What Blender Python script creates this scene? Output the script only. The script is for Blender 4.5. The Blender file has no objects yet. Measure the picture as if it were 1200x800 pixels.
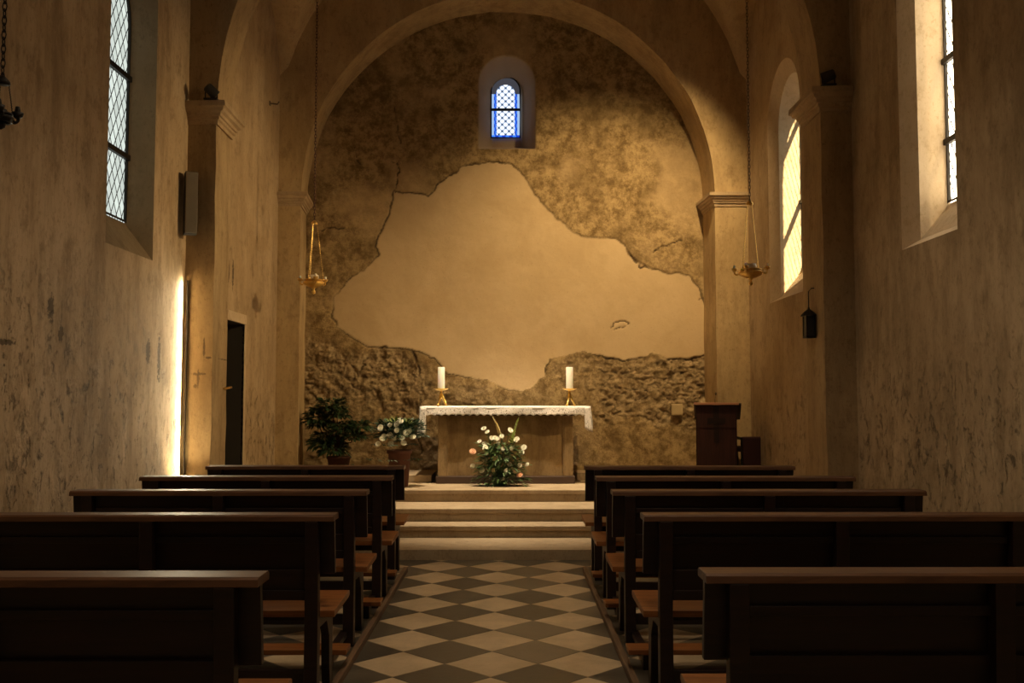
import bpy, bmesh, math, random
import numpy as np
from mathutils import Vector, Matrix
from mathutils.geometry import tessellate_polygon
random.seed(7)
C = bpy.context.scene.collection
PI = math.pi
# ------------------------------------------------------------------ camera
F = 1130.0; PITCH = math.atan(67/1130); YAW = -math.atan(3/1130); EYE = Vector((0, 0, 1.42))
cam = bpy.data.cameras.new('camera'); co = bpy.data.objects.new('camera', cam); C.objects.link(co)
cam.sensor_width = 36; cam.lens = F*36/1200; cam.clip_start = .02
co.location = EYE; co.rotation_euler = (PI/2+PITCH, 0, YAW)
bpy.context.scene.camera = co
R3 = co.rotation_euler.to_matrix()
def P(px, py, x=None, y=None, z=None):
    d = R3 @ Vector(((px-600)/F, (400-py)/F, -1))
    if x is not None: t = (x-EYE.x)/d.x
    elif y is not None: t = (y-EYE.y)/d.y
    else: t = (z-EYE.z)/d.z
    return EYE + d*t
# ------------------------------------------------------------------ world, sun, view
w = bpy.data.worlds.new('world'); bpy.context.scene.world = w; w.use_nodes = True
w.node_tree.nodes['Background'].inputs[0].default_value = (.75, .85, 1, 1)
w.node_tree.nodes['Background'].inputs[1].default_value = 1.0
vs = bpy.context.scene.view_settings
vs.view_transform = 'Standard'; vs.look = 'None'; vs.exposure = 0; vs.gamma = 1; vs.use_curve_mapping = False
def light(name, kind, loc, energy, color, target=None, parent=None, **kw):
    l = bpy.data.lights.new(name, kind); l.energy = energy; l.color = color
    for k, v in kw.items(): setattr(l, k, v)
    o = bpy.data.objects.new(name, l); C.objects.link(o); o.location = loc
    if target is not None:
        o.rotation_euler = (Vector(target)-Vector(loc)).to_track_quat('-Z', 'Y').to_euler()
    return o
WARM = (1.0, .70, .34)
light('sun', 'SUN', (8, 0, 9), 26, (1, .88, .68), target=Vector((8, 0, 9))+Vector((-.185, .8, -.47)), angle=.02)
SPOT_MAIN, SPOT_R, SPOT_L, UPL, BAR, FILL = 940, 560, 230, 14, 26, 165
FILL_ALTAR = 2500
WIN_L, WIN_R, WIN_B = 1.1, 9.0, 1.1
for yy_, k_ in ((6.0, 1.0), (2.8, 1.5), (-1.0, .6)):  # unseen fill lights added to brighten the nave walls and floor
    light('nave_fill_light', 'SPOT', (.1, yy_, 5.75), FILL*k_, (1, .78, .52), target=(.1, yy_-.01, 0), spot_size=math.radians(108), spot_blend=.55, shadow_soft_size=.2)
# ------------------------------------------------------------------ helpers
class MB:
    def __init__(s): s.v = []; s.f = []
    def add(s, vs, fs):
        b = len(s.v); s.v += [tuple(p) for p in vs]; s.f += [tuple(b+i for i in f) for f in fs]; return s
    def box(s, x0, x1, y0, y1, z0, z1):
        return s.add([(x0,y0,z0),(x1,y0,z0),(x1,y1,z0),(x0,y1,z0),(x0,y0,z1),(x1,y0,z1),(x1,y1,z1),(x0,y1,z1)],
                     [(0,3,2,1),(4,5,6,7),(0,1,5,4),(1,2,6,5),(2,3,7,6),(3,0,4,7)])
    def prism_x(s, prof, x0, x1):      # profile of (y,z) pushed along x
        n = len(prof)
        return s.add([(x0,a,b) for a,b in prof]+[(x1,a,b) for a,b in prof],
                     [tuple(range(n))[::-1], tuple(range(n,2*n))]+[(i,(i+1)%n,n+(i+1)%n,n+i) for i in range(n)])
    def lathe(s, prof, c=(0,0,0), n=20):
        vs = []; fs = []; m = len(prof)
        for r, z in prof:
            for k in range(n):
                a = 2*PI*k/n; vs.append((c[0]+r*math.cos(a), c[1]+r*math.sin(a), c[2]+z))
        for i in range(m-1):
            for k in range(n): fs.append((i*n+k, i*n+(k+1)%n, (i+1)*n+(k+1)%n, (i+1)*n+k))
        fs.append(tuple(range(n))[::-1]); fs.append(tuple(range((m-1)*n, m*n)))
        return s.add(vs, fs)
    def tube(s, pts, r, n=6):
        pts = [Vector(p) for p in pts]; vs = []; fs = []
        rr = r if isinstance(r, (list, tuple)) else [r]*len(pts)
        for i, p in enumerate(pts):
            t = (pts[min(i+1,len(pts)-1)]-pts[max(i-1,0)]).normalized()
            u = t.cross(Vector((0,0,1)) if abs(t.z) < .9 else Vector((1,0,0))).normalized(); w_ = t.cross(u)
            for k in range(n):
                a = 2*PI*k/n; vs.append(p+(u*math.cos(a)+w_*math.sin(a))*rr[i])
        for i in range(len(pts)-1):
            for k in range(n): fs.append((i*n+k, i*n+(k+1)%n, (i+1)*n+(k+1)%n, (i+1)*n+k))
        fs.append(tuple(range(n))[::-1]); fs.append(tuple(range((len(pts)-1)*n, len(pts)*n)))
        return s.add(vs, fs)
    def torus(s, c, R, r, axis='z', n=14, m=6, sc=(1,1,1)):
        vs = []; fs = []
        for i in range(n):
            a = 2*PI*i/n
            for j in range(m):
                b = 2*PI*j/m; q = ((R+r*math.cos(b))*math.cos(a)*sc[0], (R+r*math.cos(b))*math.sin(a)*sc[1], r*math.sin(b)*sc[2])
                if axis == 'x': q = (q[2], q[0], q[1])
                if axis == 'y': q = (q[0], q[2], q[1])
                vs.append((c[0]+q[0], c[1]+q[1], c[2]+q[2]))
        for i in range(n):
            for j in range(m): fs.append((i*m+j, i*m+(j+1)%m, ((i+1)%n)*m+(j+1)%m, ((i+1)%n)*m+j))
        return s.add(vs, fs)
    def build(s, name, m, parent=None, smooth=False, bevel=0, fix=True, loc=None):
        me = bpy.data.meshes.new(name); me.from_pydata(s.v, [], s.f)
        if fix:
            bm = bmesh.new(); bm.from_mesh(me); bmesh.ops.recalc_face_normals(bm, faces=bm.faces); bm.to_mesh(me); bm.free()
        me.materials.append(m)
        if smooth:
            for p in me.polygons: p.use_smooth = True
        o = bpy.data.objects.new(name, me); C.objects.link(o)
        if parent: o.parent = parent
        if loc: o.location = loc
        if bevel:
            b = o.modifiers.new('bevel', 'BEVEL'); b.width = bevel; b.segments = 2; b.limit_method = 'ANGLE'; b.angle_limit = .6
        return o
def empty(name, loc, rz=0):
    o = bpy.data.objects.new(name, None); C.objects.link(o); o.location = loc; o.rotation_euler = (0,0,rz); o.empty_display_size = .1; return o
def tag(o, label=None, cat=None, group=None, kind=None):
    if label: o['label'] = label
    if cat: o['category'] = cat
    if group: o['group'] = group
    if kind: o['kind'] = kind
    return o
def struct(o): o['kind'] = 'structure'; return o
def copy_tree(o, parent=None):
    c = o.copy(); C.objects.link(c); c.parent = parent
    for ch in [k for k in bpy.data.objects if k.parent == o]: copy_tree(ch, c)
    return c
# ------------------------------------------------------------------ materials
class NT:
    def __init__(s, name):
        s.m = bpy.data.materials.new(name); s.m.use_nodes = True; s.t = s.m.node_tree
        s.b = s.t.nodes['Principled BSDF']; s.out = s.t.nodes['Material Output']
        s.co = s.t.nodes.new('ShaderNodeTexCoord').outputs['Object']
    def L(s, a, b):
        if isinstance(a, (int, float)): b.default_value = a
        elif isinstance(a, tuple): b.default_value = a if len(a) == 4 or b.type != 'RGBA' else (*a, 1)
        else: s.t.links.new(a, b)
    def n(s, ty, props={}, **inp):
        k = s.t.nodes.new('ShaderNode'+ty)
        for a, b in props.items(): setattr(k, a, b)
        for a, b in inp.items():
            s.L(b, k.inputs[int(a[1:])] if a[0] == 'i' and a[1:].isdigit() else k.inputs[a])
        return k
    def math(s, op, a, b=0, c=0): return s.n('Math', {'operation': op}, i0=a, i1=b, i2=c).outputs[0]
    def mp(s, v, sc=(1,1,1), loc=(0,0,0)):
        k = s.n('Mapping', Vector=v); k.inputs['Scale'].default_value = sc; k.inputs['Location'].default_value = loc; return k.outputs[0]
    def noise(s, scale, sc=(1,1,1), detail=4, rough=.55, dist=0, loc=(0,0,0)):
        return s.n('TexNoise', Vector=s.mp(s.co, sc, loc), Scale=scale, Detail=detail, Roughness=rough, Distortion=dist).outputs[0]
    def ramp(s, f, stops):
        k = s.n('ValToRGB', Fac=f); e = k.color_ramp.elements
        while len(e) < len(stops): e.new(.5)
        for i, (p, c) in enumerate(stops):
            e[i].position = p; e[i].color = (*c, 1) if isinstance(c, tuple) else (c, c, c, 1)
        return k.outputs[0]
    def mix(s, f, a, b, mode='MIX'):
        k = s.n('Mix', {'data_type': 'RGBA', 'blend_type': mode}); s.L(f, k.inputs[0]); s.L(a, k.inputs[6]); s.L(b, k.inputs[7]); return k.outputs[2]
    def smooth(s, f, a, b):
        k = s.n('MapRange', {'interpolation_type': 'SMOOTHSTEP'}, Value=f); k.inputs[1].default_value = a; k.inputs[2].default_value = b; return k.outputs[0]
    def bump(s, h, dist=.01, strength=1, prev=None):
        k = s.n('Bump', Height=h, Strength=strength, Distance=dist)
        if prev is not None: s.L(prev, k.inputs['Normal'])
        return k.outputs[0]
    def fin(s, col=None, rough=.8, metal=0, spec=None, normal=None):
        if col is not None: s.L(col, s.b.inputs['Base Color'])
        s.L(rough, s.b.inputs['Roughness']); s.b.inputs['Metallic'].default_value = metal
        if spec is not None: s.b.inputs['Specular IOR Level'].default_value = spec
        if normal is not None: s.L(normal, s.b.inputs['Normal'])
        return s.m
def simple(name, col, rough=.6, metal=0, spec=.5, var=.15, scale=12):
    n = NT(name); f = n.noise(scale)
    c = n.mix(f, tuple(k*(1-var) for k in col), tuple(min(1, k*(1+var)) for k in col))
    return n.fin(c, rough, metal, spec, n.bump(f, .002, .4))
def plaster(name, base, dark, light_, streak=1.0, damp=None, stains=(), axes='yz', bump=.012):
    n = NT(name)
    st = n.noise(1.7, (2.6, 2.6, .55), 10, .74, .15)
    bl = n.noise(.9, detail=7, rough=.62, dist=.6, loc=(3,1,2))
    fine = n.noise(32, (1,1,.6), 6, .78)
    med = n.noise(5, (1,1,.7), 9, .78, loc=(7,2,5))
    c = n.mix(n.smooth(bl, .38, .66), base, light_)
    c = n.mix(n.math('MULTIPLY', n.smooth(st, .40, .70), .70*streak), c, dark)
    c = n.mix(n.math('MULTIPLY', n.smooth(med, .50, .66), .6), c, dark)
    pit = n.smooth(fine, .54, .66)
    c = n.mix(n.math('MULTIPLY', pit, .6), c, dark); c = n.mix(n.math('MULTIPLY', n.smooth(fine, .45, .33), .40), c, light_)
    h = n.math('ADD', n.math('MULTIPLY', med, .8), n.math('MULTIPLY', fine, .3))
    sep = n.n('SeparateXYZ', Vector=n.co)
    if damp:        # flaking, damp-stained plaster low on the wall
        fl = n.noise(11, (1,1,.65), 10, .85, .3, loc=(11,4,0))
        fl2 = n.math('MULTIPLY', n.smooth(fl, .54, .62), n.smooth(sep.outputs[2], damp+.9, damp-.5))
        c = n.mix(n.math('MULTIPLY', fl2, .75), c, tuple(k*.5 for k in dark))
        lf = n.noise(3.1, (1,1,.5), 8, .72, .5, loc=(1,14,3))
        lf2 = n.math('MULTIPLY', n.smooth(lf, .52, .62), n.smooth(sep.outputs[2], damp+.5, damp-.6))
        c = n.mix(n.math('MULTIPLY', lf2, .5), c, tuple(min(1, k*1.25) for k in light_))
        h = n.math('ADD', h, n.math('MULTIPLY', fl2, -.7)); h = n.math('ADD', h, n.math('MULTIPLY', lf2, .5))
    ax = {'x': 0, 'y': 1, 'z': 2}
    if stains:
        sn = n.noise(34, detail=4, rough=.7, loc=(5,5,5))
        for a, b, ra, rb in stains:
            da = n.math('DIVIDE', n.math('SUBTRACT', sep.outputs[ax[axes[0]]], a), ra)
            db = n.math('DIVIDE', n.math('SUBTRACT', sep.outputs[2], b), rb)
            r = n.math('ADD', n.math('MULTIPLY', da, da), n.math('MULTIPLY', db, db))
            msk = n.smooth(n.math('ADD', r, n.math('MULTIPLY', n.math('SUBTRACT', sn, .5), 4.0)), 1.1, .5)
            c = n.mix(n.math('MULTIPLY', msk, .8), c, tuple(k*.3 for k in dark))
    return n.fin(c, .92, 0, .25, n.bump(h, bump, .9))
base = (.40, .29, .17); dark = (.17, .11, .055); lite = (.52, .40, .26)
def wood(name, c0, c1, rough=.35, sc=(1,12,12), spec=.5):
    n = NT(name); g = n.noise(3, sc, 6, .6, .8); f2 = n.noise(40, sc, 3)
    c = n.mix(n.smooth(g, .35, .68), c0, c1)
    r = n.math('ADD', rough, n.math('MULTIPLY', f2, .15))
    return n.fin(c, r, 0, spec, n.bump(n.math('ADD', g, n.math('MULTIPLY', f2, .3)), .0015, .6))
M = {}
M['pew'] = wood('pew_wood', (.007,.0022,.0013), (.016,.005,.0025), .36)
M['rail'] = wood('rail_wood', (.060,.024,.009), (.105,.045,.018), .42, spec=.35)
M['seat'] = wood('seat_wood', (.16,.052,.010), (.25,.092,.022), .32)
M['lectern'] = wood('lectern_wood', (.028,.007,.005), (.048,.013,.009), .4, (12,12,1))
M['lectern_highlight'] = wood('lectern_highlight_wood', (.42,.20,.12), (.55,.28,.17), .35)  # lighter colour paints the highlight along the lectern's front edge
M['altar'] = plaster('altar_stone', (.26,.17,.075), (.13,.078,.03), (.34,.23,.11), 1.0, axes='xz', bump=.004)
M['plinth'] = simple('plinth_dark', (.06,.032,.018), .6)
M['brass'] = simple('brass', (.78,.52,.16), .28, 1, .5, .25, 60)
M['iron'] = simple('iron', (.02,.016,.012), .55, .6)
M['chainm'] = simple('chain_metal', (.16,.11,.06), .6, .5)
M['chainred'] = simple('chain_red', (.07,.02,.01), .6, .1)
M['wax'] = simple('wax', (.95,.92,.82), .45, 0, .5, .03)
M['wax'].node_tree.nodes['Principled BSDF'].inputs['Subsurface Weight'].default_value = .3
M['wick'] = simple('wick', (.03,.025,.02), .9)
M['glasscup'] = simple('glass_cup', (.75,.68,.55), .12, 0, .7, .05)
M['speaker'] = simple('speaker_grey', (.17,.14,.10), .6)
M['speaker_dark'] = simple('speaker_dark', (.03,.024,.018), .7)
M['box'] = simple('switch_box', (.48,.36,.19), .6)
M['terracotta'] = simple('terracotta', (.10,.035,.02), .8)
M['green_bowl'] = simple('green_bowl', (.02,.045,.025), .35)
M['leaf'] = simple('leaf', (.06,.12,.03), .5, 0, .4, .5, 20)
M['leaf_dark'] = simple('leaf_dark', (.024,.055,.02), .5, 0, .4, .5, 20)
M['leaf_light'] = simple('leaf_light', (.16,.21,.05), .5, 0, .4, .35, 20)
M['bark'] = simple('bark', (.09,.03,.02), .8)
M['petal'] = simple('petal', (.80,.78,.62), .6, 0, .3, .08, 30)
M['petal_cream'] = simple('petal_cream', (.78,.66,.36), .6, 0, .3, .1, 30)
M['petal_peach'] = simple('petal_peach', (.75,.42,.25), .6, 0, .3, .1, 30)
M['spike'] = simple('spike_petal', (.55,.66,.28), .6, 0, .3, .15, 30)
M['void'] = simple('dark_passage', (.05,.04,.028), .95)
M['velvet'] = simple('velvet', (.035,.006,.006), .9)
M['frame_dark'] = simple('chair_frame', (.012,.012,.012), .5)
n = NT('cloth'); wv = n.noise(120, detail=2); M['cloth'] = n.fin(n.mix(wv, (.80,.76,.70), (.86,.83,.78)), .85, 0, .2, n.bump(wv, .001, .3))
def lace_mat():
    n = NT('lace')
    v = n.n('TexVoronoi', {'feature': 'F1'}, Vector=n.co, Scale=62.0).outputs['Distance']
    v2 = n.n('TexVoronoi', {'feature': 'DISTANCE_TO_EDGE'}, Vector=n.co, Scale=16.0).outputs['Distance']
    hole = n.math('MULTIPLY', n.smooth(v, .42, .30), n.smooth(v2, .04, .08))
    n.fin((.80,.74,.68), .85, 0, .2, n.bump(v, .003, .6))
    tr = n.n('BsdfTransparent').outputs[0]
    k = n.n('MixShader', Fac=n.math('MULTIPLY', hole, .85)); n.L(n.b.outputs[0], k.inputs[1]); n.L(tr, k.inputs[2]); n.L(k.outputs[0], n.out.inputs[0])
    return n.m
M['lace'] = lace_mat()
# diamond chequer paving
def floor_mat():
    n = NT('diamond_paving'); sep = n.n('SeparateXYZ', Vector=n.co)
    wob = n.math('MULTIPLY', n.math('SUBTRACT', n.noise(2.3, detail=2), .5), .035)
    wob2 = n.math('MULTIPLY', n.math('SUBTRACT', n.noise(2.7, detail=2, loc=(9,3,1)), .5), .035)
    u = n.math('ADD', n.math('DIVIDE', n.math('ADD', sep.outputs[0], .097), .50), wob)
    v = n.math('ADD', n.math('DIVIDE', n.math('SUBTRACT', sep.outputs[1], 5.27), .502), wob2)
    a = n.math('ADD', n.math('ADD', u, v), .5); b = n.math('ADD', n.math('SUBTRACT', u, v), .5)
    fa, fb = n.math('FLOOR', a), n.math('FLOOR', b)
    par = n.math('MODULO', n.math('ADD', n.math('ADD', fa, fb), 200), 2)
    par = n.math('GREATER_THAN', par, .5)
    ra, rb = n.math('FRACT', a), n.math('FRACT', b)
    def edge(r): return n.math('MINIMUM', r, n.math('SUBTRACT', 1, r))
    e = n.math('MINIMUM', edge(ra), edge(rb))
    joint = n.smooth(e, .018, .006)
    wn = n.n('TexWhiteNoise', {'noise_dimensions': '2D'}, Vector=n.n('CombineXYZ', X=fa, Y=fb).outputs[0]).outputs[0]
    nb = n.noise(4, detail=7, rough=.68); nf = n.noise(45, detail=4, rough=.7)
    lightc = n.mix(n.smooth(nb, .3, .7), (.42,.31,.185), (.60,.46,.29))
    darkc = n.mix(n.smooth(nb, .3, .7), (.034,.030,.022), (.075,.064,.047))
    c = n.mix(par, lightc, darkc)
    c = n.mix(n.math('MULTIPLY', n.math('POWER', wn, 3), .5), c, n.mix(.5, lightc, darkc))
    c = n.mix(n.math('MULTIPLY', n.smooth(nf, .55, .75), .3), c, (.07,.05,.03))
    c = n.mix(n.math('MULTIPLY', joint, .7), c, (.05,.035,.02))
    h = n.math('ADD', n.math('MULTIPLY', nb, .6), n.math('MULTIPLY', nf, .25)); h = n.math('SUBTRACT', h, n.math('MULTIPLY', joint, .6))
    h = n.math('ADD', h, n.math('MULTIPLY', wn, .2))
    return n.fin(c, n.math('ADD', .24, n.math('MULTIPLY', nb, .3)), 0, .5, n.bump(h, .006, .7))
M['floor'] = floor_mat()
M['step'] = plaster('step_stone', (.34,.25,.15), (.20,.14,.08), (.42,.32,.20), .4, bump=.004)
# leaded glass
def lead_glass(name, strength, col, through=0.0, tint=(1,.85,.6)):
    n = NT(name); sep = n.n('SeparateXYZ', Vector=n.co)
    a = n.math('ADD', n.math('DIVIDE', sep.outputs[1], .105), n.math('DIVIDE', sep.outputs[2], .17))
    b = n.math('SUBTRACT', n.math('DIVIDE', sep.outputs[1], .105), n.math('DIVIDE', sep.outputs[2], .17))
    def line(q):
        r = n.math('FRACT', n.math('ADD', q, 50)); return n.math('MINIMUM', r, n.math('SUBTRACT', 1, r))
    e = n.math('MINIMUM', line(a), line(b))
    lead = n.math('LESS_THAN', e, .07)
    wn = n.n('TexWhiteNoise', {'noise_dimensions': '2D'}, Vector=n.n('CombineXYZ', X=n.math('FLOOR', a), Y=n.math('FLOOR', b)).outputs[0]).outputs[0]
    cc = n.mix(wn, tuple(k*.72 for k in col), col)
    cc = n.mix(n.math('MULTIPLY', n.noise(3), .5), cc, tuple(k*.6 for k in col))
    em = n.n('Emission', Color=cc, Strength=strength).outputs[0]
    sh = em
    if through:
        tr = n.n('BsdfTransparent', Color=(*tint, 1)).outputs[0]
        k = n.n('MixShader', Fac=through); n.L(em, k.inputs[1]); n.L(tr, k.inputs[2]); sh = k.outputs[0]
    n.fin((.015,.013,.01), .6)
    k = n.n('MixShader', Fac=lead); n.L(sh, k.inputs[1]); n.L(n.b.outputs[0], k.inputs[2]); n.L(k.outputs[0], n.out.inputs[0])
    return n.m
M['glassL'] = lead_glass('leaded_glass_left', WIN_L, (.80,.88,.80))
M['glassR'] = lead_glass('leaded_glass_right', WIN_R, (1,.84,.60), .05)
M['glassB'] = lead_glass('leaded_glass_bay', 3.0, (1,.86,.62), .75, (1,.86,.62))
# ------------------------------------------------------------------ the shell
XL, XR = -2.98, 3.02           # nave walls
BL, BR = -2.76, 2.85           # chancel bay walls
Y0 = -3.5
D2, DB = 11.4, 12.0            # second arch, back wall
def arch_outline(y0, y1, zb, zs, n=20, pointed=False):
    c = (y0+y1)/2; r = (y1-y0)/2
    pts = [(y0, zb), (y1, zb)]
    for k in range(n+1):
        a = PI*k/n; pts.append((c+r*math.cos(a), zs+r*math.sin(a)*(1.25 if pointed else 1)))
    return pts
def plane_with_holes(outer, holes, conv):
    mb = MB(); loops = [outer]+holes
    tris = tessellate_polygon([[Vector((a, b, 0)) for a, b in l] for l in loops])
    vs = [p for l in loops for p in l]
    mb.add([conv(a, b) for a, b in vs], tris); return mb
def ring(mb, A, ca, B, cb):
    n = len(A); mb.add([ca(*p) for p in A]+[cb(*p) for p in B], [(i,(i+1)%n,n+(i+1)%n,n+i) for i in range(n)])
def lattice_bars(o, X, y0, y1, zs, mat, parent):
    for z in zs:
        MB().box(X-.018, X+.018, y0-.02, y1+.02, z-.022, z+.022).build('saddle_bar', mat, parent)
plL = plaster('plaster_nave_left', (.50,.365,.215), (.24,.16,.08), (.60,.45,.28), 1, 1.75, stains=((7.95, 1.8, .05, .12), (5.6,1.75,.16,.02), (6.25,2.0,.05,.10), (6.4,1.85,.04,.06), (8.2,1.75,.04,.2)))
plR = plaster('plaster_nave_right', (.44,.335,.21), (.22,.16,.09), (.54,.42,.27), 1, 1.3, stains=((4.9,1.7,.08,.12),))
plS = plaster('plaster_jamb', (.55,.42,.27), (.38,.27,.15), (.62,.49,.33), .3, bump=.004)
plS2 = plaster('plaster_jamb_shaded', (.26,.19,.11), (.17,.12,.065), (.32,.24,.14), .5, bump=.004)  # darker copy: the left jamb's shade is put into its colour
# nave left wall
sides = []
def side_wall(name, X, out, y0, y1, ztop, mat, wins, doors=()):
    """wins: list of lists of rings [(outline, depth)], first ring is at the wall face"""
    holes = [wr[0][0] for wr in wins]+[d for d in doors]
    mb = plane_with_holes([(y0,0),(y1,0),(y1,ztop),(y0,ztop)], holes, lambda a, b: (X, a, b))
    return struct(mb.build(name, mat, fix=False))
def far(px, X, py=200): return P(px, py, x=X).y
lz_s = P(178,305,x=XL).z; lz_g = P(147,262,x=XL-.2).z
yA, yB = far(124,XL,262), far(180,XL,250); gA, gB = yA+.08, far(147,XL-.2,200)
LW = [(arch_outline(yA,yB,lz_s,4.72), 0), (arch_outline(gA,gB,lz_g,4.50,pointed=True), .2)]
side_wall('wall_left', XL, -1, Y0, 8.95, 5.6, plL, [LW])
def window_build(name, X, out, rings, gmat, bars, mat_jamb, face):
    root = struct(empty(name, (X, (rings[0][0][0][0]+rings[0][0][1][0])/2, rings[0][0][0][1])))
    T = Vector(root.location)
    mb = MB()
    for (a, da), (b, db) in zip(rings[:-1], rings[1:]):
        ring(mb, a, lambda p, q, d=da: Vector((X+out*d, p, q))-T, b, lambda p, q, d=db: Vector((X+out*d, p, q))-T)
    mb.build('window_reveal', mat_jamb, root, fix=False)
    g, dg = rings[-1]; mb = MB()
    mb.add([Vector((X+out*(dg+.004), p, q))-T for p, q in g], [tuple(range(len(g)))])
    o = mb.build('window_pane', gmat, root)
    fr = MB(); n = len(g); c = (sum(p for p,_ in g)/n, sum(q for _,q in g)/n)
    inn = [(p+(.018 if p < c[0] else -.018), q+(.018 if q < c[1]-.3 else -.018)) for p, q in g]
    ring(fr, g, lambda p, q: Vector((X+out*(dg-.02), p, q))-T, inn, lambda p, q: Vector((X+out*(dg-.02), p, q))-T)
    ring(fr, inn, lambda p, q: Vector((X+out*(dg-.02), p, q))-T, inn, lambda p, q: Vector((X+out*dg, p, q))-T)
    fr.build('window_frame', M['iron'], root, fix=False)
    for z in bars:
        b = MB(); b.box(-.015, .015, g[0][0]-T.y-.005, g[1][0]-T.y+.005, z-.022-T.z, z+.022-T.z)
        for v in range(len(b.v)): b.v[v] = (b.v[v][0]+out*(dg-.022), b.v[v][1], b.v[v][2])
        b.build('saddle_bar', M['iron'], root)
    return root
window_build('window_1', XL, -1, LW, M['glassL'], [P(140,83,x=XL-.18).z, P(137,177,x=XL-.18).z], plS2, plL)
# nave right wall and window
rz_s = P(1057,293,x=XR).z; rz_g = P(1101,243,x=XR+.3).z
rA, rB = far(1122,XR,260), far(1057,XR,290)
RW = [(arch_outline(rA,rB,rz_s,4.75), 0), (arch_outline(rA+.1,rB-.13,rz_s+.06,4.72), .09), (arch_outline(rA+.12,rB-.15,rz_g,4.6), .31)]
side_wall('wall_right', XR, 1, Y0, 8.4, 5.6, plR, [RW])
window_build('window_2', XR, 1, RW, M['glassR'], [P(1107,72,x=XR+.29).z, P(1110,166,x=XR+.29).z], plS, plR)
# sloping sills are the bottom band of each reveal; exterior shell keeps the sun off elsewhere
# chancel bay walls
bz = P(903,355,x=BR).z
bA, bB = 9.30, far(900,BR,200)
BW = [(arch_outline(bA,bB,bz,4.35), 0), (arch_outline(bA+.1,bB-.15,bz+.05,4.32), .08), (arch_outline(bA+.14,bB-.19,bz+.36,4.22), .32)]
plB = plaster('plaster_bay', (.42,.30,.17), (.22,.145,.075), (.52,.39,.24), .6, 1.2, stains=((P(273,322,x=BL).y, P(273,322,x=BL).z, .035, .16), (P(268,318,x=BL).y, P(268,318,x=BL).z, .03, .1)))
side_wall('wall_chancel_right', BR, 1, 8.8, D2+.1, 7.6, plB, [BW])
window_build('window_3', BR, 1, BW, M['glassB'], [P(925,272,x=BR+.3).z+.25, P(925,150,x=BR+.3).z], plS, plB)
dA, dB = far(265,BL,460), far(285,BL,460); dz = P(275,377,x=BL).z
DOOR = [(dA,.44),(dB,.44),(dB,dz),(dA,dz)]
side_wall('wall_chancel_left', BL, -1, 9.0, D2+.1, 7.6, plB, [], [DOOR])
# doorway: reveal, dark passage behind, lintel, handle
dr = struct(empty('door_1', (BL, (dA+dB)/2, .44)))
T = Vector(dr.location)
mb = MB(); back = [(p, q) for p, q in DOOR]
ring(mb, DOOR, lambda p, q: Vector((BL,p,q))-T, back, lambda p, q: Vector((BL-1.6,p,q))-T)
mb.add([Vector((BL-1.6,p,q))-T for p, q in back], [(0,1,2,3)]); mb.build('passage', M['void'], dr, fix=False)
mb = MB(); mb.box(-.02,.012,dA-.02-T.y,dB+.06-T.y,dz-T.z,dz+.10-T.z); mb.box(-.02,.008,dB-T.y,dB+.06-T.y,0,dz-T.z)
mb.build('door_frame', plS, dr, bevel=.004)
hp = P(261,455,x=BL+.02); mb = MB(); h0 = Vector((.0, hp.y-T.y-.02, hp.z-T.z))
mb.lathe([(.03,0),(.03,.008),(.012,.012)], (0,0,0), 12)
mb = MB(); mb.box(0,.008,h0.y-.03,h0.y+.03,h0.z-.04,h0.z+.04)
mb.tube([h0, h0+Vector((.06,0,0)), h0+Vector((.07,.05,.008)), h0+Vector((.07,.13,.012))], .011, 8)
o = mb.build('door_handle', M['brass'], dr, smooth=True); o['label'] = 'small brass lever handle'
# arches ---------------------------------------------------------------
def arch_wall(name, x0, x1, ztop, f, b, yf, yb, mat, n=40, mat_in=None, edge_noise=.006):
    """f, b = (xl, xr, zspring) of front and back openings; yf, yb = functions of x"""
    def outl(q):
        xl, xr, zs, k = q; c = (xl+xr)/2; r = (xr-xl)/2
        pts = [(xl, 0)]+[(xl, zs*i/14) for i in range(1, 14)]
        pts += [(c-r*math.cos(PI*i/n), zs+k*r*math.sin(PI*i/n)) for i in range(n+1)]
        pts += [(xr, zs*(14-i)/14) for i in range(1, 14)]+[(xr, 0)]
        rnd = random.Random(3)
        return [(a+rnd.uniform(-1,1)*edge_noise, z+(rnd.uniform(-1,1)*edge_noise if z > .01 else 0)) for a, z in pts]
    F_, B_ = outl(f), outl(b)
    mb = MB()
    for O, yy in ((F_, yf), (B_, yb)):
        poly = [(x0,0)]+O+[(x1,0),(x1,ztop),(x0,ztop)]
        tris = tessellate_polygon([[Vector((p,q,0)) for p, q in poly]])
        mb.add([(p, yy(p), q) for p, q in poly], tris)
    m = len(F_)+4; PF = [(x0,0)]+F_+[(x1,0),(x1,ztop),(x0,ztop)]; PB = [(x0,0)]+B_+[(x1,0),(x1,ztop),(x0,ztop)]
    mb.add([(p, yf(p), q) for p, q in PF]+[(p, yb(p), q) for p, q in PB], [(i,(i+1)%m,m+(i+1)%m,m+i) for i in range(m)])
    o = mb.build(name, mat, fix=False); bm = bmesh.new(); bm.from_mesh(o.data); bmesh.ops.remove_doubles(bm, verts=bm.verts, dist=1e-5); bmesh.ops.recalc_face_normals(bm, faces=bm.faces); bm.to_mesh(o.data); bm.free()
    return struct(o)
def yf1(x): return 8.6-.4*x/5.5
def yb1(x): return yf1(x)+.52
zc1L = P(255,121,y=8.8).z; zc1R = P(950,105,y=8.4).z; zc1 = (zc1L+zc1R)/2
p1 = []
for px, py, ra, rb in ((232,444,.012,.09),(232,438,.07,.014),(228,452,.02,.02),(239,408,.012,.11),(244,419,.03,.012)):
    q = P(px,py,y=8.8); p1.append((q.x,q.z,ra,rb))
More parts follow.
